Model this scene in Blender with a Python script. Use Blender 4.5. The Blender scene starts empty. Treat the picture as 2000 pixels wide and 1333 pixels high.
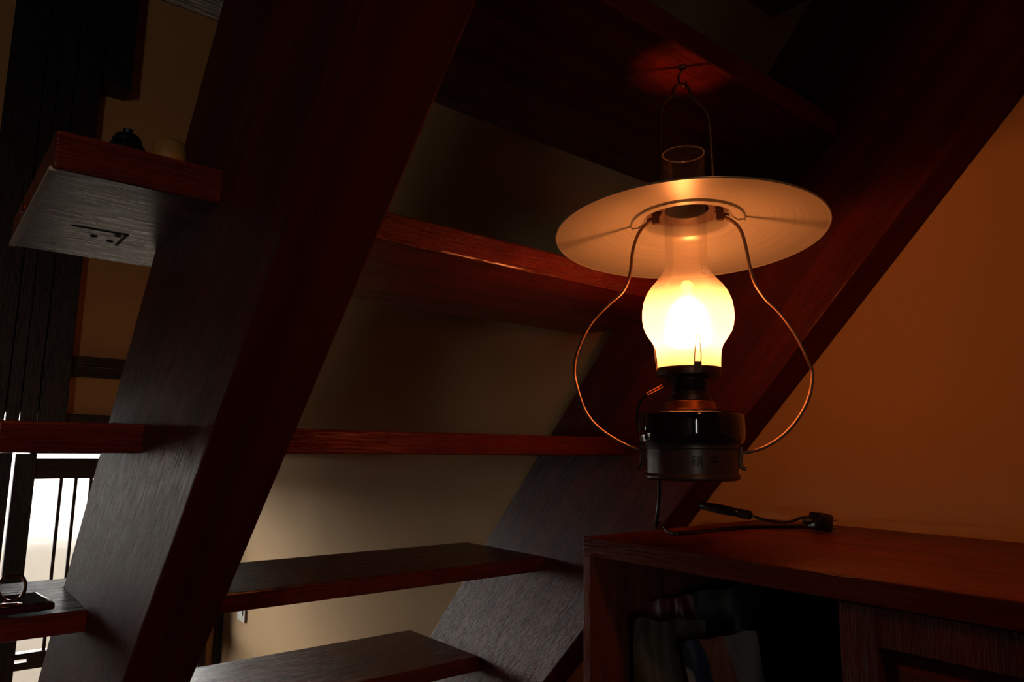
import bpy, bmesh, math, random
from mathutils import Vector, Matrix, noise
random.seed(7)
C = bpy.data.collections.new('scene'); bpy.context.scene.collection.children.link(C)
sc = bpy.context.scene

# ---------------------------------------------------------------- camera
# x: along the treads towards the right wall, y: down the flight towards the far wall, z: up, eye at the origin
MR = ((0.76749491, 0.10459159, 0.63246515), (-0.64086733, 0.10130998, 0.76093716), (0.0155126, -0.98934164, 0.14478423))
def cam_to_world(v): return Vector([sum(MR[i][j]*v[j] for j in range(3)) for i in range(3)])
cr, cu, cb = cam_to_world((1, 0, 0)), cam_to_world((0, -1, 0)), cam_to_world((0, 0, -1))
cam = bpy.data.objects.new('camera', bpy.data.cameras.new('camera')); C.objects.link(cam)
cam.matrix_world = Matrix(((cr.x, cu.x, cb.x, 0), (cr.y, cu.y, cb.y, 0), (cr.z, cu.z, cb.z, 0), (0, 0, 0, 1)))
cam.data.sensor_width = 36; cam.data.lens = 25.2; cam.data.clip_start = 0.01; cam.data.clip_end = 500
sc.camera = cam

# ---------------------------------------------------------------- sky and exposure
SKY = 17.0
w = bpy.data.worlds.new('sky'); sc.world = w; w.use_nodes = True
bg = w.node_tree.nodes['Background']; bg.inputs[0].default_value = (1.0, 0.97, 0.92, 1); bg.inputs[1].default_value = SKY
sc.view_settings.view_transform = 'Standard'; sc.view_settings.look = 'None'
sc.view_settings.gamma = 1.0; sc.view_settings.exposure = 0.0; sc.view_settings.use_curve_mapping = False
try:
    sc.cycles.use_denoising = True; sc.cycles.max_bounces = 10; sc.cycles.transparent_max_bounces = 16
    sc.cycles.sample_clamp_indirect = 4.0; sc.cycles.caustics_reflective = False; sc.cycles.caustics_refractive = False
except Exception: pass
FLOOR, CEIL = -1.19, 1.60
XW, XL, YF, YB = 0.919, -2.3, 2.70, -2.3
def portal(name, loc, rot, sx, sy):
    l = bpy.data.lights.new(name, 'AREA'); l.shape = 'RECTANGLE'; l.size = sx; l.size_y = sy; l.cycles.is_portal = True
    o = bpy.data.objects.new(name, l); o.location = loc; o.rotation_euler = rot; C.objects.link(o)
PENDANT = 115.0
BULB = 300.0
BULB_COL = (1.0, 0.275, 0.075)

# ---------------------------------------------------------------- helpers
def tagp(o, label=None, cat=None, group=None, kind=None):
    if label: o['label'] = label
    if cat: o['category'] = cat
    if group: o['group'] = group
    if kind: o['kind'] = kind
    return o
def thing(name, label, cat, loc, group=None):
    o = bpy.data.objects.new(name, None); C.objects.link(o); o.location = loc; o.empty_display_size = 0.03
    return tagp(o, label, cat, group)
def obj(name, bm, mat, parent=None, smooth=False, label=None, origin=None):
    """vertices are in scene coordinates; the origin goes to the base of the mesh"""
    bmesh.ops.recalc_face_normals(bm, faces=bm.faces)
    if origin is None:
        xs = [v.co.x for v in bm.verts]; ys = [v.co.y for v in bm.verts]; zs = [v.co.z for v in bm.verts]
        origin = Vector(((min(xs)+max(xs))/2, (min(ys)+max(ys))/2, min(zs)))
    origin = Vector(origin)
    for v in bm.verts: v.co -= origin
    me = bpy.data.meshes.new(name); bm.to_mesh(me); bm.free()
    if smooth:
        for p in me.polygons: p.use_smooth = True
        try: me.set_sharp_from_angle(angle=math.radians(40))
        except Exception: pass
    for m in (mat if isinstance(mat, (list, tuple)) else [mat]): me.materials.append(m)
    o = bpy.data.objects.new(name, me); C.objects.link(o)
    base = Vector((0, 0, 0)); p = parent
    while p is not None: base += p.location; p = p.parent
    o.parent = parent; o.location = origin - base
    if label: o['label'] = label
    return o
def struct(name, bm, mat, parent=None, smooth=False):
    o = obj(name, bm, mat, parent, smooth)
    if parent is None: o['kind'] = 'structure'
    return o
def box(x0, x1, y0, y1, z0, z1, bm=None, bev=0.0):
    bm = bm or bmesh.new()
    new = [bm.verts.new(p) for p in ((x0,y0,z0),(x1,y0,z0),(x1,y1,z0),(x0,y1,z0),(x0,y0,z1),(x1,y0,z1),(x1,y1,z1),(x0,y1,z1))]
    fs = [bm.faces.new([new[i] for i in f]) for f in ((0,3,2,1),(4,5,6,7),(0,1,5,4),(1,2,6,5),(2,3,7,6),(3,0,4,7))]
    if bev:
        es = list({e for f in fs for e in f.edges})
        bmesh.ops.bevel(bm, geom=es, offset=bev, segments=2, affect='EDGES', profile=0.5)
    return bm
def prism(poly, x0, x1, bev=0.0):
    """poly in (y, z), extruded along x"""
    bm = bmesh.new()
    a = [bm.verts.new((x0, y, z)) for y, z in poly]; b = [bm.verts.new((x1, y, z)) for y, z in poly]
    bm.faces.new(a); bm.faces.new(b[::-1]); n = len(poly)
    for i in range(n): bm.faces.new((a[i], b[i], b[(i+1) % n], a[(i+1) % n]))
    if bev: bmesh.ops.bevel(bm, geom=list(bm.edges), offset=bev, segments=2, affect='EDGES', profile=0.5)
    return bm
def tube(pts, r, n=8, bm=None, closed=False, flat=1.0, cap=True):
    bm = bm or bmesh.new(); pts = [Vector(p) for p in pts]; rings = []; m = len(pts)
    ref = None
    for i, p in enumerate(pts):
        if closed: t = pts[(i+1) % m] - pts[i-1]
        else: t = pts[min(i+1, m-1)] - pts[max(i-1, 0)]
        t.normalize()
        if ref is None:
            ref = t.cross(Vector((0.3, 0.2, 1.0)));
            if ref.length < 1e-3: ref = t.cross(Vector((1, 0, 0)))
        ref = (ref - t*ref.dot(t)).normalized(); b = t.cross(ref)
        rr = r[i] if isinstance(r, (list, tuple)) else r
        rings.append([bm.verts.new(p + ref*math.cos(2*math.pi*k/n)*rr + b*math.sin(2*math.pi*k/n)*rr*flat) for k in range(n)])
    for i in range(m if closed else m-1):
        A, B = rings[i], rings[(i+1) % m]
        for k in range(n): bm.faces.new((A[k], A[(k+1) % n], B[(k+1) % n], B[k]))
    if not closed and cap: bm.faces.new(rings[0][::-1]); bm.faces.new(rings[-1])
    return bm
def spline(pts, k=6):
    pts = [Vector(p) for p in pts]; out = []
    for i in range(len(pts)-1):
        p0, p1, p2, p3 = pts[max(i-1, 0)], pts[i], pts[i+1], pts[min(i+2, len(pts)-1)]
        for j in range(k):
            t = j/k
            out.append(0.5*((2*p1)+(p2-p0)*t+(2*p0-5*p1+4*p2-p3)*t*t+(3*p1-p0-3*p2+p3)*t**3))
    out.append(pts[-1]); return out
def lathe(prof, n=64, bm=None, closed=False):
    """prof: list of (r, z) about the z axis"""
    bm = bm or bmesh.new(); rings = []
    for r, z in prof:
        if r < 1e-6: rings.append([bm.verts.new((0, 0, z))])
        else: rings.append([bm.verts.new((r*math.cos(2*math.pi*k/n), r*math.sin(2*math.pi*k/n), z)) for k in range(n)])
    idx = list(range(len(rings)-1)) + ([len(rings)-1] if closed else [])
    for i in idx:
        A, B = rings[i], rings[(i+1) % len(rings)]
        for k in range(n):
            k2 = (k+1) % n
            if len(A) == 1 and len(B) == 1: continue
            if len(A) == 1: bm.faces.new((A[0], B[k], B[k2]))
            elif len(B) == 1: bm.faces.new((A[k], A[k2], B[0]))
            else: bm.faces.new((A[k], A[k2], B[k2], B[k]))
    return bm

# ---------------------------------------------------------------- materials
def nt(name):
    m = bpy.data.materials.new(name); m.use_nodes = True; return m, m.node_tree, m.node_tree.nodes, m.node_tree.links
def ramp(N, stops):
    r = N.new('ShaderNodeValToRGB'); r.color_ramp.elements[0].position = stops[0][0]; r.color_ramp.elements[0].color = (*stops[0][1], 1)
    r.color_ramp.elements[1].position = stops[-1][0]; r.color_ramp.elements[1].color = (*stops[-1][1], 1)
    for p, c in stops[1:-1]: e = r.color_ramp.elements.new(p); e.color = (*c, 1)
    return r
def simple(name, col, rough=0.5, metal=0.0, spec=0.5, vary=0.12, scale=60, bump=0.0, coat=0.0, aniso=0.0):
    m, t, N, L = nt(name); b = N['Principled BSDF']
    tc = N.new('ShaderNodeTexCoord'); nz = N.new('ShaderNodeTexNoise'); nz.inputs['Scale'].default_value = scale; nz.inputs['Detail'].default_value = 4
    L.new(tc.outputs['Object'], nz.inputs['Vector'])
    r = ramp(N, [(0.25, tuple(c*(1-vary) for c in col)), (0.75, tuple(min(1, c*(1+vary)) for c in col))])
    L.new(nz.outputs['Fac'], r.inputs[0]); L.new(r.outputs[0], b.inputs['Base Color'])
    b.inputs['Roughness'].default_value = rough; b.inputs['Metallic'].default_value = metal; b.inputs['Specular IOR Level'].default_value = spec
    b.inputs['Coat Weight'].default_value = coat; b.inputs['Anisotropic'].default_value = aniso
    if bump:
        bp = N.new('ShaderNodeBump'); bp.inputs['Strength'].default_value = bump; bp.inputs['Distance'].default_value = 0.001
        L.new(nz.outputs['Fac'], bp.inputs['Height']); L.new(bp.outputs[0], b.inputs['Normal'])
    return m
def wood(name, dark, light, axis='X', rough=0.42, bump=0.6, slope=0.0, spec=0.5, fine=1.0):
    """stained open-pored wood, the grain runs along `axis`; slope turns the grain about x"""
    m, t, N, L = nt(name); b = N['Principled BSDF']
    g = N.new('ShaderNodeNewGeometry'); mp0 = N.new('ShaderNodeMapping'); mp0.inputs['Rotation'].default_value = (slope, 0, 0)
    L.new(g.outputs['Position'], mp0.inputs['Vector'])
    sc_ = {'X': (.5, 16, 16), 'Y': (16, .5, 16), 'Z': (16, 16, .5)}[axis]
    mp = N.new('ShaderNodeMapping'); mp.inputs['Scale'].default_value = sc_; L.new(mp0.outputs[0], mp.inputs['Vector'])
    n1 = N.new('ShaderNodeTexNoise'); n1.inputs['Scale'].default_value = 2.2; n1.inputs['Detail'].default_value = 6; n1.inputs['Distortion'].default_value = 0.6
    n2 = N.new('ShaderNodeTexNoise'); n2.inputs['Scale'].default_value = 26*fine; n2.inputs['Detail'].default_value = 5; n2.inputs['Roughness'].default_value = 0.65
    n3 = N.new('ShaderNodeTexNoise'); n3.inputs['Scale'].default_value = 5.0; n3.inputs['Detail'].default_value = 3
    L.new(mp.outputs[0], n1.inputs['Vector']); L.new(mp.outputs[0], n2.inputs['Vector']); L.new(mp0.outputs[0], n3.inputs['Vector'])
    a = N.new('ShaderNodeMath'); a.operation = 'MULTIPLY_ADD'; L.new(n2.outputs['Fac'], a.inputs[0]); a.inputs[1].default_value = 0.45; L.new(n1.outputs['Fac'], a.inputs[2])
    a2 = N.new('ShaderNodeMath'); a2.operation = 'MULTIPLY_ADD'; L.new(n3.outputs['Fac'], a2.inputs[0]); a2.inputs[1].default_value = 0.35; L.new(a.outputs[0], a2.inputs[2])
    mid = tuple((p+q)/2 for p, q in zip(dark, light))
    r = ramp(N, [(0.62, dark), (0.88, mid), (1.15 if False else 1.0, light)]); L.new(a2.outputs[0], r.inputs[0]); L.new(r.outputs[0], b.inputs['Base Color'])
    b.inputs['Roughness'].default_value = rough; b.inputs['Specular IOR Level'].default_value = spec
    bp = N.new('ShaderNodeBump'); bp.inputs['Strength'].default_value = bump; bp.inputs['Distance'].default_value = 0.0012
    n4 = N.new('ShaderNodeTexNoise'); n4.inputs['Scale'].default_value = 48*fine; n4.inputs['Detail'].default_value = 4; n4.inputs['Roughness'].default_value = 0.6; n4.inputs['Distortion'].default_value = 0.4
    L.new(mp.outputs[0], n4.inputs['Vector'])
    pr = N.new('ShaderNodeMapRange'); pr.interpolation_type = 'SMOOTHSTEP'; pr.inputs[1].default_value = 0.38; pr.inputs[2].default_value = 0.52; L.new(n4.outputs['Fac'], pr.inputs[0])
    L.new(pr.outputs[0], bp.inputs['Height']); L.new(bp.outputs[0], b.inputs['Normal'])
    sv = N.new('ShaderNodeMapRange'); sv.inputs[3].default_value = spec*0.25; sv.inputs[4].default_value = spec*1.1; L.new(pr.outputs[0], sv.inputs[0]); L.new(sv.outputs[0], b.inputs['Specular IOR Level'])
    rr = N.new('ShaderNodeMapRange'); rr.inputs[1].default_value = 0.3; rr.inputs[2].default_value = 0.7; rr.inputs[3].default_value = rough-0.08; rr.inputs[4].default_value = rough+0.15
    L.new(n2.outputs['Fac'], rr.inputs[0]); L.new(rr.outputs[0], b.inputs['Roughness'])
    return m
def plaster(name, col, vary=0.06, bump=0.25):
    m, t, N, L = nt(name); b = N['Principled BSDF']; g = N.new('ShaderNodeNewGeometry')
    n1 = N.new('ShaderNodeTexNoise'); n1.inputs['Scale'].default_value = 3; n1.inputs['Detail'].default_value = 6
    n2 = N.new('ShaderNodeTexNoise'); n2.inputs['Scale'].default_value = 380; n2.inputs['Detail'].default_value = 3
    L.new(g.outputs['Position'], n1.inputs['Vector']); L.new(g.outputs['Position'], n2.inputs['Vector'])
    a = N.new('ShaderNodeMath'); a.operation = 'MULTIPLY_ADD'; L.new(n2.outputs['Fac'], a.inputs[0]); a.inputs[1].default_value = 0.5; L.new(n1.outputs['Fac'], a.inputs[2])
    r = ramp(N, [(0.5, tuple(c*(1-vary) for c in col)), (1.0, tuple(c*(1+vary) for c in col))]); L.new(a.outputs[0], r.inputs[0]); L.new(r.outputs[0], b.inputs['Base Color'])
    b.inputs['Roughness'].default_value = 0.85; b.inputs['Specular IOR Level'].default_value = 0.25
    bp = N.new('ShaderNodeBump'); bp.inputs['Strength'].default_value = bump; bp.inputs['Distance'].default_value = 0.0006
    L.new(n2.outputs['Fac'], bp.inputs['Height']); L.new(bp.outputs[0], b.inputs['Normal'])
    return m

SL = math.atan2(1.12, 1.0)
RED_D, RED_L = (0.060, 0.0070, 0.0040), (0.195, 0.0165, 0.0065)
M_tread = wood('stained_tread_wood', RED_D, RED_L, 'X', 0.27, 0.5, fine=1.3)
M_string = wood('stained_stringer_wood', (0.045, 0.006, 0.004), (0.105, 0.0115, 0.0060), 'Y', 0.42, 0.55, slope=SL, fine=2.0, spec=0.30)
M_under = wood('rough_stringer_edge', RED_D, (0.10, 0.0105, 0.0060), 'Y', 0.75, 0.15, slope=SL, spec=0.12)
M_cab = wood('cabinet_wood', (0.080, 0.013, 0.006), (0.20, 0.030, 0.009), 'Y', 0.38, 0.5)
M_cabv = wood('cabinet_side_wood', (0.080, 0.014, 0.006), (0.20, 0.036, 0.011), 'Z', 0.42, 0.6)
M_frame = wood('window_frame_wood', (0.020, 0.011, 0.007), (0.045, 0.024, 0.014), 'X', 0.5, 0.3)
M_board = wood('black_board_wood', (0.006, 0.004, 0.004), (0.014, 0.008, 0.007), 'Z', 0.38, 0.3)
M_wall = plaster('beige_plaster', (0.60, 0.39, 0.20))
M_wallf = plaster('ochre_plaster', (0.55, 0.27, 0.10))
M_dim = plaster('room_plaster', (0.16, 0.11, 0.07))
M_ceil = wood('ceiling_boards', (0.03, 0.015, 0.009), (0.06, 0.03, 0.016), 'X', 0.5, 0.3)
M_floor = wood('floor_boards', (0.06, 0.028, 0.014), (0.12, 0.06, 0.03), 'Y', 0.4, 0.3)
M_blackplastic = simple('black_plastic', (0.008, 0.008, 0.009), 0.22, bump=0.05)
M_cable = simple('black_cable', (0.006, 0.006, 0.006), 0.38)
M_brass = simple('aged_brass_wire', (0.13, 0.075, 0.045), 0.38, 0.9, vary=0.2, scale=300)
M_darkmetal = simple('dark_burner_metal', (0.10, 0.055, 0.03), 0.4, 0.8, vary=0.3, scale=200)
M_tank = simple('black_enamel', (0.006, 0.004, 0.010), 0.07, coat=0.6, vary=0.05)
M_base = simple('dull_dark_enamel', (0.060, 0.036, 0.030), 0.34, vary=0.2)
M_copper = simple('copper_collar', (0.42, 0.14, 0.06), 0.28, 0.9)
M_socket = simple('white_socket_plastic', (0.75, 0.72, 0.66), 0.4)

# ---------------------------------------------------------------- room shell
bm = box(XL-0.1, XW+0.1, YB-0.1, YF+0.1, FLOOR-0.1, FLOOR); struct('floor', bm, M_floor)
bm = box(XL-0.1, XW+0.1, YB-0.1, YF+0.1, CEIL, CEIL+0.1); struct('ceiling', bm, M_ceil)
struct('wall_right', box(XW, XW+0.1, YB, YF, FLOOR, CEIL), M_wall)
# far wall: a wide window low at the right, a smaller one further left
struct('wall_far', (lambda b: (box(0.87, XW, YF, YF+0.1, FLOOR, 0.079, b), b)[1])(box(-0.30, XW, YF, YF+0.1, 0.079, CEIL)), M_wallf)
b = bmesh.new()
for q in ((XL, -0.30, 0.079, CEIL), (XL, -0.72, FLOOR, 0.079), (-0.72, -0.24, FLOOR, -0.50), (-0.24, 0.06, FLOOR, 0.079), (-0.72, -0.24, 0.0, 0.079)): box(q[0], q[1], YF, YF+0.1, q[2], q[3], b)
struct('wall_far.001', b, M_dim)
# left wall with a window opening y 0.9..1.9
def wall_with_hole(axis, pos, th, a0, a1, h0, h1, za, zb, mat, name):
    b = bmesh.new()
    for (p0, p1, q0, q1) in ((a0, h0, FLOOR, CEIL), (h1, a1, FLOOR, CEIL), (h0, h1, FLOOR, za), (h0, h1, zb, CEIL)):
        if axis == 'x': box(min(pos, pos+th), max(pos, pos+th), p0, p1, q0, q1, b)
        else: box(p0, p1, min(pos, pos+th), max(pos, pos+th), q0, q1, b)
    return struct(name, b, mat)
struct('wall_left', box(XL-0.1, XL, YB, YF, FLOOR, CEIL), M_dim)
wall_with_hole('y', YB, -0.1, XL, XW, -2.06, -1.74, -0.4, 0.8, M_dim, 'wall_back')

# windows ------------------------------------------------------------
M_glass, t, N, L = nt('window_glass')
for n in list(N):
    if n.type == 'BSDF_PRINCIPLED': N.remove(n)
tr = N.new('ShaderNodeBsdfTransparent'); gl = N.new('ShaderNodeBsdfGlossy'); gl.inputs['Roughness'].default_value = 0.02
fr = N.new('ShaderNodeFresnel'); fr.inputs[0].default_value = 1.45; mx = N.new('ShaderNodeMixShader')
nz = N.new('ShaderNodeTexNoise'); nz.inputs['Scale'].default_value = 12; rp = ramp(N, [(0.3, (0.93, 0.94, 0.93)), (0.7, (0.97, 0.97, 0.96))])
L.new(nz.outputs['Fac'], rp.inputs[0]); L.new(rp.outputs[0], tr.inputs[0])
L.new(fr.outputs[0], mx.inputs[0]); L.new(tr.outputs[0], mx.inputs[1]); L.new(gl.outputs[0], mx.inputs[2]); L.new(mx.outputs[0], N['Material Output'].inputs[0])

def root_struct(name, loc):
    o = bpy.data.objects.new(name, None); C.objects.link(o); o.location = loc; o['kind'] = 'structure'; return o
W1 = root_struct('window_1', (0.5, YF, FLOOR))
y0, y1 = YF-0.02, YF+0.03
obj('window_header', box(0.295, 0.87, YF-0.02, YF+0.02, -0.047, 0.079, bev=0.002), M_frame, W1)
obj('window_rail', box(0.312, 0.87, y0, YF+0.005, -0.125, -0.0615, bev=0.002), M_frame, W1)
obj('window_stile', box(0.258, 0.313, y0-0.01, YF+0.01, FLOOR, -0.047, bev=0.002), M_board, W1)
obj('window_stile', box(0.05, 0.250, y0-0.01, YF+0.01, FLOOR, -0.044, bev=0.002), M_board, W1)
obj('window_stile', box(0.845, 0.87, y0, YF+0.01, FLOOR, -0.047, bev=0.002), M_frame, W1)
for xa, xb in ((0.3825, 0.3915), (0.423, 0.432), (0.4655, 0.4745), (0.620, 0.629)):
    obj('mullion', box(xa, xb, y0+0.008, YF-0.002, -0.643, -0.125), M_frame, W1)
lr = box(0.313, 0.845, y0, YF-0.005, -0.6585, -0.642); box(0.313, 0.845, y0, YF-0.005, -0.690, -0.668, lr); box(0.345, 0.845, y0, YF-0.005, -0.668, -0.6585, lr)
obj('window_rail', lr, M_frame, W1, label='lower window rail with a bright slot')
obj('pane', box(0.313, 0.845, YF+0.008, YF+0.012, -0.643, -0.125), M_glass, W1)
obj('pane', box(0.313, 0.845, YF+0.008, YF+0.012, FLOOR+0.06, -0.690), M_glass, W1)
obj('window_sill', box(0.313, 0.845, y0, YF+0.02, FLOOR, FLOOR+0.06), M_frame, W1)
W2 = root_struct('window_2', (-0.48, YF, -0.50))
for xa in (-0.72, -0.27): obj('window_stile', box(xa, xa+0.03, y0, YF+0.02, -0.50, 0.0), M_frame, W2)
obj('window_rail', box(-0.69, -0.27, y0, YF+0.02, -0.03, 0.0), M_frame, W2); obj('window_rail', box(-0.69, -0.27, y0, YF+0.02, -0.50, -0.47), M_frame, W2)
obj('pane', box(-0.69, -0.27, YF+0.008, YF+0.012, -0.47, -0.03), M_glass, W2)
def small_window(name, axis, pos, a0, a1, za, zb):
    r = root_struct(name, (pos, (a0+a1)/2, za) if axis == 'x' else ((a0+a1)/2, pos, za))
    def bx(p0, p1, q0, q1, d0, d1): return box(pos+d0, pos+d1, p0, p1, q0, q1) if axis == 'x' else box(p0, p1, pos+d0, pos+d1, q0, q1)
    for p0, p1, q0, q1 in ((a0, a0+0.03, za, zb), (a1-0.03, a1, za, zb), ((a0+a1)/2-0.012, (a0+a1)/2+0.012, za, zb)):
        obj('window_stile', bx(p0, p1, q0, q1, -0.03, -0.01), M_frame, r)
    obj('window_rail', bx(a0, a1, za, za+0.03, -0.07, 0.012), M_frame, r); obj('window_rail', bx(a0, a1, zb-0.03, zb, -0.07, 0.012), M_frame, r)
    obj('pane', bx(a0+0.03, a1-0.03, za+0.03, zb-0.03, -0.03, -0.026), M_glass, r)
small_window('window_3', 'y', YB, -2.06, -1.74, -0.4, 0.8)
portal('portal_far', (0.55, YF+0.11, -0.61), (-math.pi/2, 0, 0), 0.68, 1.2)
portal('portal_far_small', (-0.48, YF+0.11, -0.25), (-math.pi/2, 0, 0), 0.5, 0.52)
portal('portal_back', (-1.9, YB-0.11, 0.2), (math.pi/2, 0, 0), 0.34, 1.22)

# trims on the far wall
struct('trim_1', (lambda b: (box(0.06, XW-0.012, YF-0.022, YF, 0.201, 0.233, b), b)[1])(box(0.06, XW-0.012, YF-0.030, YF, 0.237, 0.267)), M_frame)
struct('trim_2', box(XW-0.022, XW, YF-0.03, YF, FLOOR, CEIL, bev=0.002), M_board)
struct('trim_3', box(0.377, 0.459, YF-0.10, YF-0.001, 1.175, CEIL, bev=0.003), M_board)
bd = root_struct('wall_paneling', (0.2, YF-0.05, -0.04)); bd['kind'] = 'structure'
for k, (xa, xb, d) in enumerate(((0.302, 0.375, 0.06), (0.255, 0.2995, 0.055), (0.219, 0.2525, 0.06), (0.12, 0.2165, 0.052))):
    obj('board', box(xa, xb, YF-d, YF-0.03, -0.044, 1.55, bev=0.0015), M_board, bd)

# outside ground
M_ground, t, N, L = nt('glare_ramp_ground'); b = N['Principled BSDF']
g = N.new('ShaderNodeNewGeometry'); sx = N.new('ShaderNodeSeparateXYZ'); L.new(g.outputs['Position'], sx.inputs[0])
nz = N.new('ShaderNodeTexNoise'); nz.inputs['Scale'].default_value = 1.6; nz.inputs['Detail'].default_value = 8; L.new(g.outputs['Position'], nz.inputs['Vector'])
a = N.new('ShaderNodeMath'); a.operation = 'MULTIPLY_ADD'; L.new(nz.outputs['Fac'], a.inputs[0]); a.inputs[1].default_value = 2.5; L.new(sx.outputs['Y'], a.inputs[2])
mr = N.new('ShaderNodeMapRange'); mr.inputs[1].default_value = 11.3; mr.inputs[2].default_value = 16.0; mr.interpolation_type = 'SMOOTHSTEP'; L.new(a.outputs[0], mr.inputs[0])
rp = ramp(N, [(0.0, (0.031, 0.0240, 0.0170)), (1.0, (0.17, 0.16, 0.15))]); L.new(mr.outputs[0], rp.inputs[0]); L.new(rp.outputs[0], b.inputs['Base Color'])  # distant ground whitened in its colour, imitating outdoor glare and overexposure
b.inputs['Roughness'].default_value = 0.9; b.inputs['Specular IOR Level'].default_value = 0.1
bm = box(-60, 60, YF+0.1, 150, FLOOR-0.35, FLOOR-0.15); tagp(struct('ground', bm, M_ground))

# socket on the right wall
s = thing('wall_socket', 'white wall socket on the beige wall, half hidden under a stair tread', 'socket', (XW, 2.49, -0.573))
obj('cover_plate', box(XW-0.006, XW+0.0005, 2.455, 2.525, -0.592, -0.47, bev=0.002), M_socket, s)
obj('outlet', box(XW-0.009, XW-0.006, 2.473, 2.507, -0.572, -0.490, bev=0.001), M_socket, s)

# ---------------------------------------------------------------- staircase (one thing, its planks are parts)
st = thing('open_staircase', 'dark stained wooden staircase with open treads, seen from below', 'staircase', (0.5, 1.9, FLOOR))
XA, XA2, XB = 0.171, 0.2348, 0.853
def plank(lo0, loS, up0, upS, x0, x1, name):
    zt, zb = CEIL-0.005, FLOOR
    poly = [(lo0-zb/loS, zb), (up0-zb/upS, zb), (up0-zt/upS, zt), (lo0-zt/loS, zt)]
    o = obj(name, prism(poly, x0, x1, bev=0.002), [M_string, M_under], st)
    for p in o.data.polygons:
        if p.normal.y < -0.3 and p.normal.z < -0.3: p.material_index = 1
    return o
plank(0.555, 1.125, 0.930, 1.175, XA, XA2, 'stringer')
plank(0.577, 1.10, 0.935, 1.142, XB, XW-0.001, 'stringer')
treads = {  # back edge y, far edge y, top z, bottom z
 'E': (0.397, 0.656, 0.4165, 0.388), 'D': (0.573, 0.8435, 0.2159, 0.1874), 'C': (0.7506, 1.000, 0.0151, -0.0124),
 'B': (0.930, 1.1540, -0.186, -0.2095), 'A': (1.108, 1.347, -0.3865, -0.413)}
order = ['A', 'B', 'C', 'D', 'E']
for k in (1, 2, 3): treads['down%d' % k] = (1.108+0.178*k, 1.347+0.178*k, -0.3865-0.2005*k, -0.413-0.2005*k)
for k in (1, 2, 3, 4, 5): treads['up%d' % k] = (0.397-0.178*k, 0.656-0.178*k, 0.4165+0.2005*k, 0.388+0.2005*k)
XT0 = 0.0575
for key, (ya, yb, zt, zb) in treads.items():
    obj('tread', box(XT0, XB+0.0005, ya, yb, zb, zt, bev=0.0022), M_tread, st)
D = treads['D']
# details on the underside and end of the tread that shows its end grain
M_strip = simple('pale_edge_strip', (0.55, 0.50, 0.44), 0.6, bump=0.6, scale=400)  # much paler than the tread, for the bevel at its end
obj('edge_strip', box(XT0-0.0015, XT0+0.0035, D[0]+0.004, D[1]-0.004, D[3]-0.0012, D[3]+0.002), M_strip, st, label='pale strip along the end of a tread')
sb = lathe([(0, 0), (0.003, 0), (0.0045, 0.0015), (0.0045, 0.003)], 20); bmesh.ops.transform(sb, matrix=Matrix.Translation((XT0-0.0025, 0.742, 0.2)) @ Matrix.Rotation(math.pi/2, 4, 'Y'), verts=sb.verts)
obj('screw', sb, M_copper, st, smooth=True)
gm = simple('dark_groove', (0.004, 0.003, 0.003), 0.8)
gb = box(0.091, 0.137, 0.7205, 0.7235, D[3]-0.0006, D[3]+0.001); box(0.1345, 0.137, 0.7205, 0.768, D[3]-0.0006, D[3]+0.001, gb)
obj('groove', gb, gm, st)
for (x, y) in ((0.130, 0.731), (0.128, 0.757), (0.113, 0.747)):
    kb = lathe([(0, 0), (0.0028, 0), (0.0034, 0.001), (0, 0.001)], 14); bmesh.ops.transform(kb, matrix=Matrix.Translation((x, y, D[3]-0.0008)), verts=kb.verts)
    obj('dowel_hole', kb, gm, st)
kb = lathe([(0, 0), (0.0032, 0), (0.0036, 0.001), (0, 0.001)], 14); B_ = treads['B']
bmesh.ops.transform(kb, matrix=Matrix.Translation((0.076, B_[0]-0.0006, -0.1965)) @ Matrix.Rotation(-math.pi/2, 4, 'X'), verts=kb.verts)
obj('dowel_hole', kb, gm, st)

# ---------------------------------------------------------------- cabinet
cz, cx, cy = -0.0934, 0.556, 0.5472
cab = thing('sideboard', 'reddish wooden cabinet under the hanging lamp, with an open compartment and a panelled door', 'cabinet', (0.73, -0.2, FLOOR))
CB = XW-0.002; cyr = -0.95
obj('top', box(cx, CB, cyr, cy, cz-0.019, cz, bev=0.0012), M_cab, cab)
obj('side_panel', box(cx+0.0005, CB, 0.5370, cy-0.0003, FLOOR, cz-0.019, bev=0.0008), M_cabv, cab)
obj('side_panel', box(cx+0.024, CB, 0.262, 0.2775, FLOOR+0.05, cz-0.019), M_cabv, cab)
obj('side_panel', box(cx, CB, cyr, cyr+0.012, FLOOR, cz-0.019), M_cabv, cab)
obj('shelf', box(cx+0.004, CB, 0.278, 0.537, -0.402, -0.390), M_cabv, cab)
obj('back_panel', box(CB-0.006, CB, cyr, 0.537, FLOOR+0.05, cz-0.019), M_cabv, cab)
obj('plinth', box(cx+0.02, CB, cyr+0.012, 0.537, FLOOR, FLOOR+0.05), M_cabv, cab)
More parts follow.
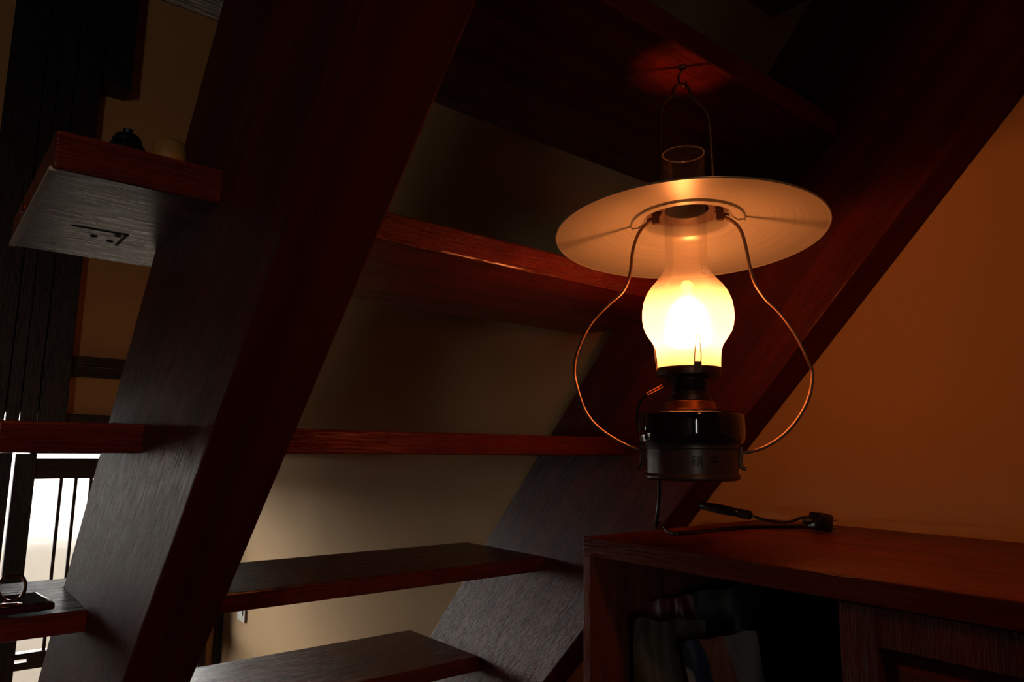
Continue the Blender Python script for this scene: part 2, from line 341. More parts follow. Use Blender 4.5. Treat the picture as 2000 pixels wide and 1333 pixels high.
def door(ya, yb, za, zb):
    xf = cx+0.004; w_ = 0.0275
    d = obj('door', (lambda b: (box(xf, xf+0.018, yb-w_, yb, za, zb, b), box(xf, xf+0.018, ya, ya+w_, za, zb, b), box(xf+0.0004, xf+0.018, ya+w_, yb-w_, zb-w_, zb, b), box(xf+0.0004, xf+0.018, ya+w_, yb-w_, za, za+w_, b), b)[-1])(bmesh.new()), M_cabv, cab)
    # raised panel with a bevelled edge
    b = bmesh.new(); Y0, Y1, Z0, Z1 = ya+w_, yb-w_, za+w_, zb-w_
    o_ = [b.verts.new((xf+0.012, y, z)) for y, z in ((Y0, Z0), (Y1, Z0), (Y1, Z1), (Y0, Z1))]
    i_ = [b.verts.new((xf+0.003, y, z)) for y, z in ((Y0+0.014, Z0+0.014), (Y1-0.014, Z0+0.014), (Y1-0.014, Z1-0.014), (Y0+0.014, Z1-0.014))]
    k_ = [b.verts.new((xf+0.016, v.co.y, v.co.z)) for v in o_]
    b.faces.new(i_); b.faces.new(k_[::-1])
    for q in range(4): b.faces.new((o_[q], o_[(q+1) % 4], i_[(q+1) % 4], i_[q])); b.faces.new((k_[q], k_[(q+1) % 4], o_[(q+1) % 4], o_[q]))
    obj('door_panel', b, M_cabv, d)
door(-0.13, 0.2778, -0.80, cz-0.0205)
door(-0.54, -0.132, -0.80, cz-0.0205)
door(-0.935, -0.542, -0.80, cz-0.0205)
obj('lower_drawer_front', box(cx+0.004, cx+0.02, -0.935, 0.2765, FLOOR+0.052, -0.802, bev=0.002), M_cabv, cab)

# things in the open compartment
def pouch(name, label, cat, c, sx, sz, sy, yaw, mat, tilt=0.0, seed=1, gusset=0.35):
    """upright soft packet: flat seams top, full belly, crumpled"""
    nu, nv = 16, 18; bm = bmesh.new()
    def P(u, v, side):
        wx = 1-0.10*math.sin(math.pi*v)*gusset
        e = (math.sin(math.pi*min(max(u, 0), 1))**0.55)*((1-v)**0.45)*(min(1, (0.18+v)/0.3))
        x = (u-0.5)*sx*wx; y = side*sy*0.5*e; z = v*sz
        nn = noise.noise(Vector((u*5+seed*7.3, v*5, seed*3.1+side)))*0.10*sx + noise.noise(Vector((u*13+seed, v*13, seed+side*5)))*0.03*sx
        return Vector((x, y+nn*(0.5+0.5*math.sin(math.pi*u)), z + (0.06*sx*noise.noise(Vector((u*4, seed, 0))) if v > 0.9 else 0)))
    g = {}
    for side in (1, -1):
        for i in range(nu+1):
            for j in range(nv+1):
                u, v = i/nu, j/nv
                if side == -1 and (i in (0, nu) or j == nv): g[side, i, j] = g[1, i, j]; continue
                g[side, i, j] = bm.verts.new(P(u, v, side))
        for i in range(nu):
            for j in range(nv):
                try: f = bm.faces.new((g[side, i, j], g[side, i+1, j], g[side, i+1, j+1], g[side, i, j+1]))
                except ValueError: pass
    bot = [g[1, i, 0] for i in range(nu+1)] + [g[-1, i, 0] for i in range(nu-1, 0, -1)]
    try: bm.faces.new(bot)
    except ValueError: pass
    Mx = Matrix.Translation(c) @ Matrix.Rotation(yaw, 4, 'Z') @ Matrix.Rotation(tilt, 4, 'Y')
    for v in bm.verts: v.co = Mx @ v.co
    zmin = min(v.co.z for v in bm.verts)
    for v in bm.verts: v.co.z += c[2]-zmin
    o = obj(name, bm, mat, smooth=True); return tagp(o, label, cat, 'packets in the open cabinet compartment')
def stripes(name, cols, scale, angle, rough=0.55):
    m, t, N, L = nt(name); b = N['Principled BSDF']; tc = N.new('ShaderNodeTexCoord')
    mp = N.new('ShaderNodeMapping'); mp.inputs['Rotation'].default_value = (0, angle, 0); mp.inputs['Scale'].default_value = (scale,)*3
    L.new(tc.outputs['Object'], mp.inputs['Vector']); s_ = N.new('ShaderNodeSeparateXYZ'); L.new(mp.outputs[0], s_.inputs[0])
    nz = N.new('ShaderNodeTexNoise'); nz.inputs['Scale'].default_value = 1.0; L.new(mp.outputs[0], nz.inputs['Vector'])
    a = N.new('ShaderNodeMath'); a.operation = 'MULTIPLY_ADD'; L.new(nz.outputs['Fac'], a.inputs[0]); a.inputs[1].default_value = 0.25; L.new(s_.outputs['X'], a.inputs[2])
    f = N.new('ShaderNodeMath'); f.operation = 'FRACT'; L.new(a.outputs[0], f.inputs[0])
    r = N.new('ShaderNodeValToRGB'); r.color_ramp.interpolation = 'CONSTANT'
    r.color_ramp.elements[0].color = (*cols[0], 1); r.color_ramp.elements[1].position = 1/len(cols); r.color_ramp.elements[1].color = (*cols[1], 1)
    for k in range(2, len(cols)): e = r.color_ramp.elements.new(k/len(cols)); e.color = (*cols[k], 1)
    L.new(f.outputs[0], r.inputs[0]); L.new(r.outputs[0], b.inputs['Base Color']); b.inputs['Roughness'].default_value = rough
    return m
SH = -0.390
YW = math.radians(-40)
pouch('snack_bag', 'mottled green and brown packet at the left end of the open cabinet compartment', 'bag', (0.622, 0.488, SH), 0.075, 0.215, 0.030, YW, simple('mottled_packet', (0.05, 0.042, 0.018), 0.6, vary=0.8, scale=30), 0.0, 1)
pouch('snack_bag', 'dark red packet leaning in the middle of the open cabinet compartment', 'bag', (0.690, 0.497, SH), 0.055, 0.225, 0.022, YW, simple('dark_red_packet', (0.13, 0.005, 0.012), 0.35), -0.16, 2)
pouch('snack_bag', 'striped packet of white, navy and orange in the open cabinet compartment', 'bag', (0.655, 0.413, SH), 0.075, 0.205, 0.024, YW, stripes('striped_packet', [(0.25, 0.25, 0.24), (0.018, 0.027, 0.06), (0.26, 0.055, 0.010), (0.22, 0.21, 0.19)], 15, 0.25), -0.16, 3)
pouch('snack_bag', 'crumpled dark grey packet behind the striped one in the open cabinet compartment', 'bag', (0.760, 0.445, SH), 0.11, 0.235, 0.026, YW, simple('grey_packet', (0.02, 0.024, 0.024), 0.5, bump=0.3), -0.20, 4)
pouch('snack_bag', 'tall black and maroon packet at the back of the open cabinet compartment', 'bag', (0.860, 0.485, SH), 0.09, 0.262, 0.024, YW, simple('maroon_packet', (0.035, 0.006, 0.010), 0.35, vary=0.7, scale=25), 0.05, 5)

# ---------------------------------------------------------------- hanging lamp
AX = Vector((0.569, 0.4202, 0.0)); HZ = 0.388
FR = cr.copy(); FR.z = 0; FR.normalize()        # picture-right on the level
tilt = Matrix.Translation(AX+Vector((0, 0, HZ))) @ Matrix.Rotation(0.0065, 4, FR.cross(Vector((0, 0, 1)))) @ Matrix.Translation(Vector((0, 0, -HZ)))
def lamp_bm(bm, extra=None):
    for v in bm.verts: v.co = tilt @ ((extra @ v.co) if extra else v.co)
    return bm
lamp = thing('hanging_oil_lamp', 'electrified brass oil lamp with round metal shade, hanging under a stair tread', 'lamp', (AX.x, AX.y, -0.0275))

# chimney and globe: one blown piece, frosted below, clear above
prof = [(0.0204, 0.2935), (0.0203, 0.27), (0.0202, 0.24), (0.0202, 0.21), (0.0203, 0.185), (0.0211, 0.176), (0.0240, 0.1695), (0.0292, 0.1625), (0.0345, 0.1565),
        (0.0387, 0.1500), (0.0418, 0.1420), (0.0434, 0.1330), (0.0436, 0.1250), (0.0427, 0.1180), (0.0405, 0.1115), (0.0374, 0.1065), (0.0343, 0.1020), (0.0320, 0.0980), (0.0308, 0.0935), (0.0300, 0.0860), (0.0296, 0.0745)]
M_chim, t, N, L = nt('frosted_and_clear_glass')
for n in list(N):
    if n.type == 'BSDF_PRINCIPLED': N.remove(n)
g = N.new('ShaderNodeNewGeometry'); s_ = N.new('ShaderNodeSeparateXYZ'); L.new(g.outputs['Position'], s_.inputs[0])
fz = N.new('ShaderNodeMapRange'); fz.interpolation_type = 'SMOOTHSTEP'; fz.inputs[1].default_value = 0.171; fz.inputs[2].default_value = 0.128; fz.inputs[3].default_value = 0.07; fz.inputs[4].default_value = 1.0
nz = N.new('ShaderNodeTexNoise'); nz.inputs['Scale'].default_value = 40; L.new(g.outputs['Position'], nz.inputs['Vector'])
ad = N.new('ShaderNodeMath'); ad.operation = 'MULTIPLY_ADD'; L.new(nz.outputs['Fac'], ad.inputs[0]); ad.inputs[1].default_value = 0.008; L.new(s_.outputs['Z'], ad.inputs[2]); L.new(ad.outputs[0], fz.inputs[0])
lw = N.new('ShaderNodeLayerWeight'); lw.inputs[0].default_value = 0.35
trc = N.new('ShaderNodeBsdfTransparent'); trc.inputs[0].default_value = (0.97, 0.95, 0.93, 1)
glc = N.new('ShaderNodeBsdfGlossy'); glc.inputs['Roughness'].default_value = 0.04
fm = N.new('ShaderNodeMath'); fm.operation = 'MULTIPLY'; L.new(lw.outputs['Fresnel'], fm.inputs[0]); fm.inputs[1].default_value = 0.30
clear = N.new('ShaderNodeMixShader'); L.new(fm.outputs[0], clear.inputs[0]); L.new(trc.outputs[0], clear.inputs[1]); L.new(glc.outputs[0], clear.inputs[2])
tl = N.new('ShaderNodeBsdfTranslucent'); tl.inputs[0].default_value = (0.92, 0.88, 0.74, 1)
rf = N.new('ShaderNodeBsdfRefraction'); rf.inputs['Roughness'].default_value = 0.62; rf.inputs['IOR'].default_value = 1.30; rf.inputs[0].default_value = (1, 0.96, 0.85, 1)
trf = N.new('ShaderNodeBsdfTransparent'); trf.inputs[0].default_value = (1, 1, 1, 1)
m1 = N.new('ShaderNodeMixShader'); m1.inputs[0].default_value = 0.55; L.new(tl.outputs[0], m1.inputs[1]); L.new(rf.outputs[0], m1.inputs[2])
m2 = N.new('ShaderNodeMixShader'); m2.inputs[0].default_value = 0.20; L.new(m1.outputs[0], m2.inputs[1]); L.new(trf.outputs[0], m2.inputs[2])
m3 = N.new('ShaderNodeMixShader'); L.new(fz.outputs[0], m3.inputs[0]); L.new(clear.outputs[0], m3.inputs[1]); L.new(m2.outputs[0], m3.inputs[2])
L.new(m3.outputs[0], N['Material Output'].inputs[0])
ch = obj('glass_chimney', lamp_bm(lathe(prof, 96)), M_chim, lamp, smooth=True)
M_rimglass = simple('glass_rim', (0.8, 0.75, 0.7), 0.08)
pb = M_rimglass.node_tree.nodes['Principled BSDF']; pb.inputs['Transmission Weight'].default_value = 0.85
ring = lambda R, r, z, n=96, m=8: tube([(R*math.cos(2*math.pi*k/n), R*math.sin(2*math.pi*k/n), z) for k in range(n)], r, m, closed=True)
obj('chimney_rim', lamp_bm(ring(0.0204, 0.0006, 0.2938)), M_rimglass, ch, smooth=True)
# flame shaped bulb
M_bulb, t, N, L = nt('glowing_bulb')
for n in list(N):
    if n.type == 'BSDF_PRINCIPLED': N.remove(n)
em = N.new('ShaderNodeEmission'); em.inputs[0].default_value = (*BULB_COL, 1); em.inputs[1].default_value = BULB; L.new(em.outputs[0], N['Material Output'].inputs[0])
bb = obj('flame_bulb', lamp_bm(lathe([(0, 0.098), (0.006, 0.0985), (0.0095, 0.104), (0.0115, 0.112), (0.0112, 0.120), (0.0092, 0.128), (0.0060, 0.1345), (0.0024, 0.1385), (0, 0.1395)], 32)), M_bulb, lamp, smooth=True)
obj('bulb_holder', lamp_bm(lathe([(0, 0.0745), (0.009, 0.0745), (0.009, 0.092), (0.0075, 0.0985), (0, 0.0985)], 32)), M_socket, lamp, smooth=True)
# gallery plate and burner
obj('gallery', lamp_bm(lathe([(0, 0.0735), (0.0292, 0.0735), (0.0292, 0.0765), (0.0300, 0.0765), (0.0305, 0.0720), (0.0300, 0.0690), (0.0250, 0.0672), (0.0, 0.0672)], 72)), M_darkmetal, lamp, smooth=True)
bp_ = [(0, 0.0672), (0.0170, 0.0672), (0.0175, 0.0645)]
for k in range(5): bp_ += [(0.0166, 0.0635-0.0022*k), (0.0176, 0.0624-0.0022*k)]
bp_ += [(0.0172, 0.0515), (0.0198, 0.0505), (0.0203, 0.0480), (0.0203, 0.0455), (0.0190, 0.0440), (0, 0.0440)]
obj('burner', lamp_bm(lathe(bp_, 64)), M_darkmetal, lamp, smooth=True)
for ang in (-129, -9, 111):        # spring clips round the foot of the globe
    a_ = math.radians(ang); e = Vector((math.cos(a_), math.sin(a_), 0)); s2 = Vector((-math.sin(a_), math.cos(a_), 0))
    pts = []
    for (o_, r_, z_) in ((-0.0030, 0.0308, 0.0790), (-0.0030, 0.0325, 0.0860), (-0.0022, 0.0330, 0.0950), (-0.0014, 0.0345, 0.1010), (0, 0.0352, 0.1030), (0.0014, 0.0345, 0.1010), (0.0022, 0.0330, 0.0950), (0.0030, 0.0325, 0.0860), (0.0030, 0.0308, 0.0790)):
        pts.append(e*r_+s2*o_+Vector((0, 0, z_)))
    b = tube(spline(pts, 4), 0.0005, 6)
    vs = []
    for (o_, r_, z_) in ((-0.0038, 0.0306, 0.0700), (0.0038, 0.0306, 0.0700), (0.0034, 0.0312, 0.0800), (-0.0034, 0.0312, 0.0800)):
        vs.append((e*r_+s2*o_+Vector((0, 0, z_)), e*(r_+0.0006)+s2*o_+Vector((0, 0, z_))))
    A = [b.verts.new(q[0]) for q in vs]; B2 = [b.verts.new(q[1]) for q in vs]
    b.faces.new(A[::-1]); b.faces.new(B2)
    for q in range(4): b.faces.new((A[q], A[(q+1) % 4], B2[(q+1) % 4], B2[q]))
    obj('spring_clip', lamp_bm(b), M_base, lamp, smooth=True)
# tank
obj('collar', lamp_bm(lathe([(0, 0.0445), (0.0225, 0.0445), (0.0235, 0.0430), (0.0255, 0.0375), (0.0262, 0.0365), (0, 0.0365)], 72)), M_copper, lamp, smooth=True)
tp = [(0, 0.0372), (0.0255, 0.0372), (0.0330, 0.0362), (0.0420, 0.0350), (0.0465, 0.0340), (0.0484, 0.0322), (0.0491, 0.0300), (0.0494, 0.0240), (0.0495, 0.0190), (0.0494, 0.0140), (0.0490, 0.0090), (0.0480, 0.0062), (0.0455, 0.0048), (0.0430, 0.0044), (0, 0.0044)]
obj('oil_tank', lamp_bm(lathe(tp, 96)), M_tank, lamp, smooth=True)
bp2 = [(0, 0.0045), (0.0430, 0.0045), (0.0436, 0.0030), (0.0436, 0.0005), (0.0425, -0.0005), (0.0425, -0.0225), (0.0438, -0.0240), (0.0444, -0.0255), (0.0440, -0.0270), (0.0405, -0.0290), (0, -0.0290)]
lb = obj('base', lamp_bm(lathe(bp2, 96)), M_base, lamp, smooth=True)
# raised lettering round the base
def text_mesh(s, size):
    cu_ = bpy.data.curves.new('t', 'FONT'); cu_.body = s; cu_.size = size; cu_.extrude = 0.00025; cu_.align_x = 'CENTER'; cu_.resolution_u = 2
    o = bpy.data.objects.new('t', cu_); C.objects.link(o)
    dg = bpy.context.evaluated_depsgraph_get(); me = bpy.data.meshes.new_from_object(o.evaluated_get(dg))
    bpy.data.objects.remove(o); bm = bmesh.new(); bm.from_mesh(me); bpy.data.meshes.remove(me); return bm
M_letter = simple('black_lettering', (0.002, 0.002, 0.002), 0.6)
toward = math.atan2(-AX.y, -AX.x)
try:
    for s, off in (('一', -0.0080/0.0428), ('硝', 0.0050/0.0428), ('子', 0.0205/0.0428)):
        b = text_mesh(s, 0.0105)
        for v in b.verts:
            th = toward + off + v.co.x/0.0428*1.0; r_ = 0.0427 + v.co.z
            v.co = Vector((r_*math.cos(th), r_*math.sin(th), v.co.y-0.0150))
        obj('letter', lamp_bm(b), M_letter, lb)
except Exception as ex: print('text', ex)
# wick tube with its flex on the left
F2 = Vector((FR.x, FR.y, 0)); T2 = Vector((math.cos(toward), math.sin(toward), 0)); UZ = Vector((0, 0, 1))
lf = lambda r, d, z: F2*r + T2*d + UZ*z
b = tube([lf(-0.0165, 0.004, 0.0645), lf(-0.0405, 0.010, 0.0510)], 0.0013, 8); tube([lf(-0.0165, 0.006, 0.0620), lf(-0.0400, 0.012, 0.0490)], 0.0009, 8, b)
obj('wick_tube', lamp_bm(b), M_copper, lamp, smooth=True)
b = tube(spline([lf(-0.0385, 0.010, 0.0515), lf(-0.0460, 0.006, 0.0450), lf(-0.0500, -0.002, 0.0380), lf(-0.0515, -0.010, 0.0260), lf(-0.0500, -0.012, 0.0100), lf(-0.0455, -0.010, -0.0050)]), 0.0012, 8)
obj('lead_wire', lamp_bm(b), M_cable, lamp, smooth=True)

# shade: shallow cone tilted a little, with a stepped ring and a short collar
sh_n = Vector((0.0527, 0.0684, 1)).normalized()
SHC = Vector((0.571, 0.4174, 0.2071))
rotS = UZ.rotation_difference(sh_n).to_matrix().to_4x4()
def shade_bm(bm):
    for v in bm.verts: v.co = SHC + (rotS @ v.co)
    return bm
RS = 0.1300
M_shade, t, N, L = nt('brushed_shade_metal'); b = N['Principled BSDF']
b.inputs['Base Color'].default_value = (0.78, 0.66, 0.50, 1); b.inputs['Metallic'].default_value = 0.35; b.inputs['Roughness'].default_value = 0.36; b.inputs['Anisotropic'].default_value = 0.85; b.inputs['Anisotropic Rotation'].default_value = 0.25
tg = N.new('ShaderNodeTangent'); tg.direction_type = 'RADIAL'; tg.axis = 'Z'; L.new(tg.outputs[0], b.inputs['Tangent'])
tc = N.new('ShaderNodeTexCoord'); s_ = N.new('ShaderNodeSeparateXYZ'); L.new(tc.outputs['Object'], s_.inputs[0])
ln = N.new('ShaderNodeVectorMath'); ln.operation = 'LENGTH'; cm = N.new('ShaderNodeCombineXYZ'); L.new(s_.outputs['X'], cm.inputs[0]); L.new(s_.outputs['Y'], cm.inputs[1]); L.new(cm.outputs[0], ln.inputs[0])
at = N.new('ShaderNodeMath'); at.operation = 'ARCTAN2'; L.new(s_.outputs['Y'], at.inputs[0]); L.new(s_.outputs['X'], at.inputs[1])
cm2 = N.new('ShaderNodeCombineXYZ'); l2 = N.new('ShaderNodeMath'); l2.operation = 'MULTIPLY'; l2.inputs[1].default_value = 900; L.new(ln.outputs['Value'], l2.inputs[0]); L.new(l2.outputs[0], cm2.inputs[0])
a2 = N.new('ShaderNodeMath'); a2.operation = 'MULTIPLY'; a2.inputs[1].default_value = 1.2; L.new(at.outputs[0], a2.inputs[0]); L.new(a2.outputs[0], cm2.inputs[1])
nz = N.new('ShaderNodeTexNoise'); nz.inputs['Scale'].default_value = 1.0; nz.inputs['Detail'].default_value = 3; L.new(cm2.outputs[0], nz.inputs['Vector'])
bp = N.new('ShaderNodeBump'); bp.inputs['Strength'].default_value = 0.35; bp.inputs['Distance'].default_value = 0.0002; L.new(nz.outputs['Fac'], bp.inputs['Height']); L.new(bp.outputs[0], b.inputs['Normal'])
rp = ramp(N, [(0.3, (0.27, 0.27, 0.22)), (0.7, (0.34, 0.34, 0.28))]); L.new(nz.outputs['Fac'], rp.inputs[0]); L.new(rp.outputs[0], b.inputs['Base Color'])
sp = [(RS, 0.0), (0.090, 0.0085), (0.056, 0.0158), (0.0545, 0.0135), (0.0480, 0.0135), (0.0440, 0.0165), (0.0430, 0.0180), (0.0415, 0.0300)]
outer = [(r, z+0.0008) for r, z in sp[::-1]]; outer[0] = (0.0425, 0.0300); outer[1] = (0.0438, 0.0185)
shade = obj('shade', shade_bm(lathe(sp+outer, 128, closed=True)), M_shade, lamp, smooth=True, origin=SHC)
b = bmesh.new(); n_ = 128
b = tube([(RS*math.cos(2*math.pi*k/n_), RS*math.sin(2*math.pi*k/n_), 0.0006) for k in range(n_)], 0.0010, 8, closed=True)
obj('shade_rim', shade_bm(b), M_shade, shade, smooth=True)
b = lathe([(0.0212, 0.0285), (0.0414, 0.0285), (0.0414, 0.0294), (0.0212, 0.0294)], 64, closed=True)  # added ring plate, narrows the glow the bulb throws on the tread above
obj('glow_stop_plate', shade_bm(b), M_base, shade, smooth=True)
# handle wire: two halves traced in their own upright plane through the lamp axis
AL = math.radians(-55); PN = Vector((-math.sin(AL), math.cos(AL), 0)); PD = Vector((math.cos(AL), math.sin(AL), 0))
def onplane(px, py):
    d = cam_to_world((px-1000, py-666.5, 1400)); tt = PN.dot(AX)/PN.dot(d); return d*tt
left = [(1251, 880), (1219, 868), (1174, 840), (1144.6, 806), (1127, 756), (1122, 722), (1130, 682), (1154, 633), (1189, 595.5), (1216, 571), (1230, 539), (1236, 489), (1248.5, 454), (1268, 433), (1286, 422), (1291, 405), (1291, 350), (1290, 270), (1292, 216), (1302, 196), (1314, 186), (1316, 174), (1322, 167), (1330, 165)]
right = [(1446, 885), (1466, 882.5), (1496, 872.6), (1530.5, 850), (1560, 816), (1580, 776), (1586.5, 731.5), (1577, 702), (1555, 657), (1525.6, 615), (1496, 585.6), (1474, 553), (1464, 519), (1456, 479), (1446.5, 449.5), (1431.5, 433), (1411, 422), (1400, 408), (1393, 350), (1389, 290), (1386, 248), (1378, 215), (1358, 196), (1350, 186), (1346, 175), (1338, 166), (1330, 165)]
for pl in (left, right):
    pts = spline([onplane(*p) for p in pl], 5)
    obj('handle_wire', tube(pts, 0.00165, 8), M_brass, lamp, smooth=True)
for s_, pl in ((-1, [(1253, 872), (1254, 890), (1254, 908), (1250, 915), (1242, 916)]), (1, [(1447, 872), (1447, 890), (1446, 906), (1450, 914), (1458, 917)])):
    obj('wire_hook', tube(spline([onplane(*p) for p in pl], 4), 0.0020, 8, flat=0.7), M_darkmetal, lamp, smooth=True)
# brackets between wire and shade collar
for sgn in (-1, 1):
    c_ = SHC + PD*sgn*0.031 + UZ*0.022
    b = box(-0.0035, 0.0035, -0.002, 0.002, -0.007, 0.007, bev=0.0008)
    for v in b.verts: v.co = c_ + PD*v.co.x + PN*v.co.y + UZ*v.co.z
    obj('shade_bracket', b, M_darkmetal, lamp)
    b = tube([SHC + PD*sgn*0.0395 + UZ*0.020, SHC + PD*sgn*0.026 + UZ*0.024], 0.0012, 6); obj('bracket_pin', b, M_darkmetal, lamp)
# hook screwed into the tread
hk = thing('screw_hook', 'small brass screw hook in the underside of the tread above the lamp', 'hook', (AX.x, AX.y, 0.372))
hp = []
def fz_(px, py): return onplane(px, py)
hpts = [(1333, 122), (1333, 132), (1331, 140), (1326, 146), (1325, 154), (1327, 162), (1332, 167), (1338, 166), (1340, 160)]
obj('hook_wire', tube(spline([fz_(*p) for p in hpts], 5), 0.0012, 8), M_brass, hk, smooth=True)
b = lathe([(0, 0.3855), (0.0042, 0.3862), (0.0050, 0.3878), (0, 0.3880)], 24)
for v in b.verts: v.co = v.co + Vector((onplane(1332, 128).x, onplane(1332, 128).y, 0))
obj('hook_plate', b, M_brass, hk, smooth=True)

# ---------------------------------------------------------------- flex, plug, switch on the cabinet
def onz(px, py, z):
    d = cam_to_world((px-1000, py-666.5, 1400)); return d*(z/d.z)
cd = 0.0016
base_pt = tilt @ (F2*(-0.030)+T2*0.018+UZ*(-0.0285))
c1 = [base_pt, base_pt+Vector((0.004, 0.004, -0.020)), base_pt+Vector((0.022, 0.022, -0.045)), onz(1291, 1023, cz+0.010), onz(1303, 1038, cz+cd), onz(1320, 1043.5, cz+cd), onz(1370, 1040, cz+cd), onz(1415, 1035, cz+cd), onz(1460, 1031.5, cz+cd), onz(1520, 1030, cz+cd), onz(1590, 1031, cz+cd)]
pw = obj('power_cord', tube(spline(c1, 8), cd, 8), M_cable, lamp, smooth=True)
c1b = [onz(1320, 1040, cz+cd*1.4), onz(1370, 1037, cz+cd*2), onz(1415, 1031, cz+cd*2.4), onz(1460, 1028.5, cz+cd*2.4), onz(1520, 1028, cz+cd*2.2), onz(1590, 1027, cz+cd*2)]
obj('flex', tube(spline(c1b, 8), cd*0.8, 8), M_cable, pw, smooth=True)
def onxp(px, py, x):
    d = cam_to_world((px-1000, py-666.5, 1400)); return d*(x/d.x)
swA, swB = onxp(1366, 987, 0.868), onxp(1466, 1007.5, 0.868)
pB = onz(1598, 1026, cz+0.009)
c2 = [swB, onz(1490, 1015, cz+0.004), onz(1525, 1021, cz+0.0025), onz(1545, 1019, cz+0.004), onz(1566, 1012, cz+0.009), onz(1588, 1011, cz+0.013), pB+Vector((0, 0, 0.007))]
obj('flex', tube(spline(c2, 8), cd*1.15, 8), M_cable, pw, smooth=True)
def along(p, q, prof, n=20, flat=1.0):
    return tube([p+(q-p)*t for t, r in prof], [r for t, r in prof], n, flat=flat)
sw = obj('inline_switch', along(swA, swB, [(0.0, 0.0015), (0.01, 0.0034), (0.05, 0.0050), (0.18, 0.0058), (0.4, 0.0066), (0.435, 0.0066), (0.44, 0.0062), (0.445, 0.0066), (0.62, 0.0064), (0.80, 0.0052), (0.81, 0.0044)]), M_blackplastic, lamp, smooth=True, label='glossy black in-line switch')
obj('switch_end', along(swA, swB, [(0.79, 0.0035), (0.80, 0.0062), (0.985, 0.0062), (1.0, 0.0050)]), M_cable, sw, smooth=True)
pc = onz(1603, 1043, cz)
b = box(-0.011, 0.009, -0.010, 0.010, 0.0, 0.020, bev=0.003)
R_ = Matrix.Rotation(math.radians(-12), 4, 'Z') @ Matrix.Rotation(math.radians(10), 4, 'Y')
for v in b.verts: v.co = pc + Vector((0.004, 0.002, 0.0025)) + (R_ @ v.co)
pg = obj('power_plug', b, M_blackplastic, lamp, smooth=True, label='black plug')
b = tube([pB+Vector((-0.012, 0.012, 0.004)), pB+Vector((0.0, 0.0, 0.004))], [0.0034, 0.0048], 12); obj('cord_grip', b, M_cable, pg, smooth=True)
M_pin = simple('steel_pin', (0.3, 0.25, 0.2), 0.3, 0.9)
for dz in (0.006, 0.014):
    a0 = pc+Vector((0.012, -0.006, dz)); obj('prong', box(a0.x, a0.x+0.010, a0.y-0.003, a0.y+0.003, a0.z-0.0007, a0.z+0.0007), M_pin, pg)

# ---------------------------------------------------------------- things on the treads at the left
zD = D[2]
M_cork = simple('pale_turned_wood', (0.42, 0.20, 0.05), 0.5, vary=0.15, scale=80, bump=0.1)
b = lathe([(0, 0), (0.0130, 0), (0.0138, 0.002), (0.0136, 0.014), (0.0130, 0.020), (0.0115, 0.0235), (0.0085, 0.0255), (0, 0.0262)], 40)
for v in b.verts: v.co += Vector((0.1395, 0.607, zD))
tagp(obj('wooden_stopper', b, M_cork, smooth=True), 'small pale wooden stopper with a domed top standing on a stair tread', 'stopper')
M_toy = simple('black_ceramic', (0.005, 0.004, 0.005), 0.45)
pot = thing('small_dark_pot', 'small black lidded pot in the shade on the stair tread beside the stopper', 'pot', (0.1105, 0.622, zD))
b = lathe([(0, 0), (0.009, 0), (0.0135, 0.004), (0.0145, 0.010), (0.0135, 0.017), (0.0105, 0.021), (0, 0.0212)], 36)
for v in b.verts: v.co += Vector((0.1105, 0.622, zD))
obj('pot_body', b, M_toy, pot, smooth=True)
b = lathe([(0, 0.0208), (0.0108, 0.0208), (0.0108, 0.0230), (0.0080, 0.0270), (0.003, 0.0285), (0.004, 0.0320), (0, 0.0325)], 28)
for v in b.verts: v.co += Vector((0.1105, 0.622, zD))
obj('pot_lid', b, M_toy, pot, smooth=True)
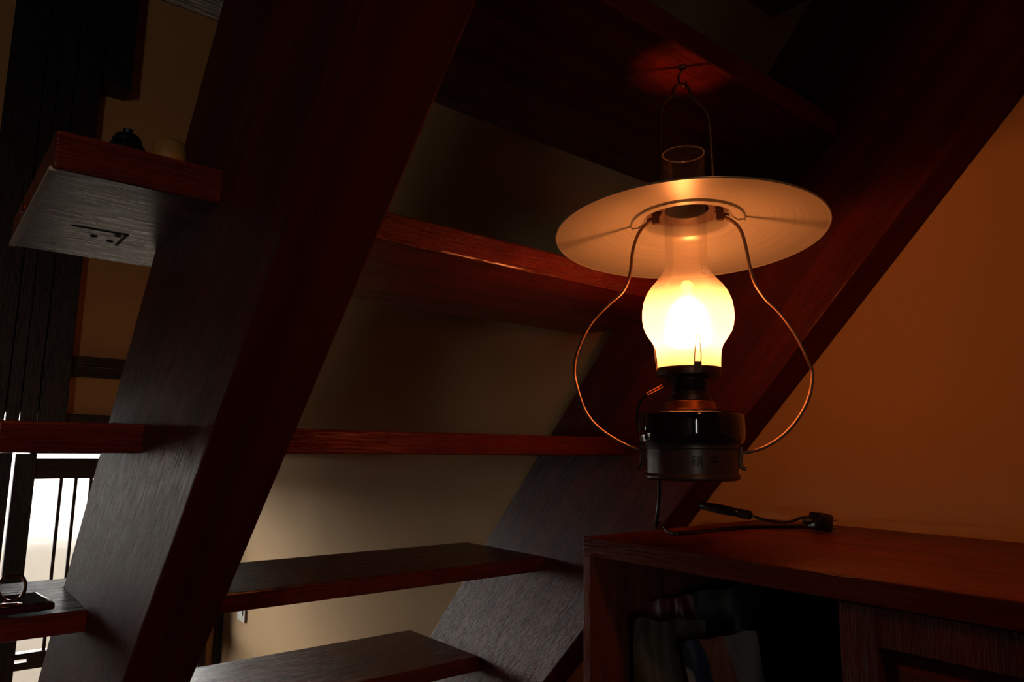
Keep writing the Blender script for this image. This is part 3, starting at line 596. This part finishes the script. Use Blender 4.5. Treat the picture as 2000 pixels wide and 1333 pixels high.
# phone with ring stand
zB = B_[2]
ph = thing('smartphone', 'smartphone lying face down in a dark red case on a stair tread', 'phone', (0.075, 0.98, zB))
M_case = simple('dark_red_case', (0.10, 0.003, 0.010), 0.15, coat=0.8)
M_back = simple('dark_glass_back', (0.020, 0.010, 0.008), 0.08, coat=0.5)
PHR = Matrix.Translation((0.067, 0.978, zB)) @ Matrix.Rotation(math.radians(6), 4, 'Z')
def phb(bm):
    for v in bm.verts: v.co = PHR @ v.co
    return bm
obj('case', phb(box(-0.073, 0.073, -0.037, 0.037, 0.0003, 0.0085, bev=0.0026)), M_case, ph, smooth=True)
obj('back_glass', phb(box(-0.069, 0.069, -0.033, 0.033, 0.0080, 0.0093, bev=0.0004)), M_back, ph)
M_ringm = simple('rose_gold_ring', (0.55, 0.24, 0.13), 0.22, 1.0)
rc = Vector((0.1005, 0.955, zB+0.0095))
rs = obj('ring_stand', (lambda b: b)(tube([rc+Vector((-0.008+0.0, 0, 0.0006)), rc+Vector((0.008, 0, 0.0006))], 0.0011, 8)), M_ringm, ph, smooth=True)
pts = []
for k in range(48):
    a_ = 2*math.pi*k/48; z_ = 0.0155+0.0145*math.sin(a_); x_ = 0.0145*math.cos(a_)
    if z_ > 0.0270: z_ = 0.0270
    pts.append(rc + F2*(x_+0.002) + UZ*(z_+0.003))
obj('ring', tube(pts, 0.0015, 8, closed=True, flat=1.3), M_ringm, rs, smooth=True)
b = lathe([(0, 0), (0.0125, 0), (0.0125, 0.0008), (0.011, 0.0013), (0, 0.0013)], 40)
for v in b.verts: v.co += rc - UZ*0.0004
obj('ring_base', b, M_ringm, rs, smooth=True)

# ---------------------------------------------------------------- small pendant lamp behind the viewer, dim and warm
PX, PY, PZ = -0.16, -0.8, 1.40
pd = thing('globe_pendant', 'warm globe lamp with a dark shade hanging under the ceiling behind the viewpoint', 'lamp', (PX, PY, PZ-0.1))
M_globe, t, N, L = nt('lit_paper_globe')
for n in list(N):
    if n.type == 'BSDF_PRINCIPLED': N.remove(n)
em = N.new('ShaderNodeEmission'); em.inputs[0].default_value = (1.0, 0.30, 0.07, 1); em.inputs[1].default_value = PENDANT; L.new(em.outputs[0], N['Material Output'].inputs[0])
b = lathe([(0.05*math.sin(math.pi*k/16), PZ-0.05*math.cos(math.pi*k/16)) for k in range(17)], 32)
for v in b.verts: v.co += Vector((PX, PY, 0))
obj('globe', b, M_globe, pd, smooth=True)
b = lathe([(0.20, PZ-0.05), (0.10, PZ+0.06), (0.02, PZ+0.085), (0.0, PZ+0.085), (0.0, PZ+0.088), (0.022, PZ+0.088), (0.103, PZ+0.063), (0.203, PZ-0.05)], 48)
for v in b.verts: v.co += Vector((PX, PY, 0))
obj('lamp_shade', b, M_base, pd, smooth=True)
obj('cord', tube([(PX, PY, PZ+0.05), (PX, PY, CEIL)], 0.003, 8), M_cable, pd)
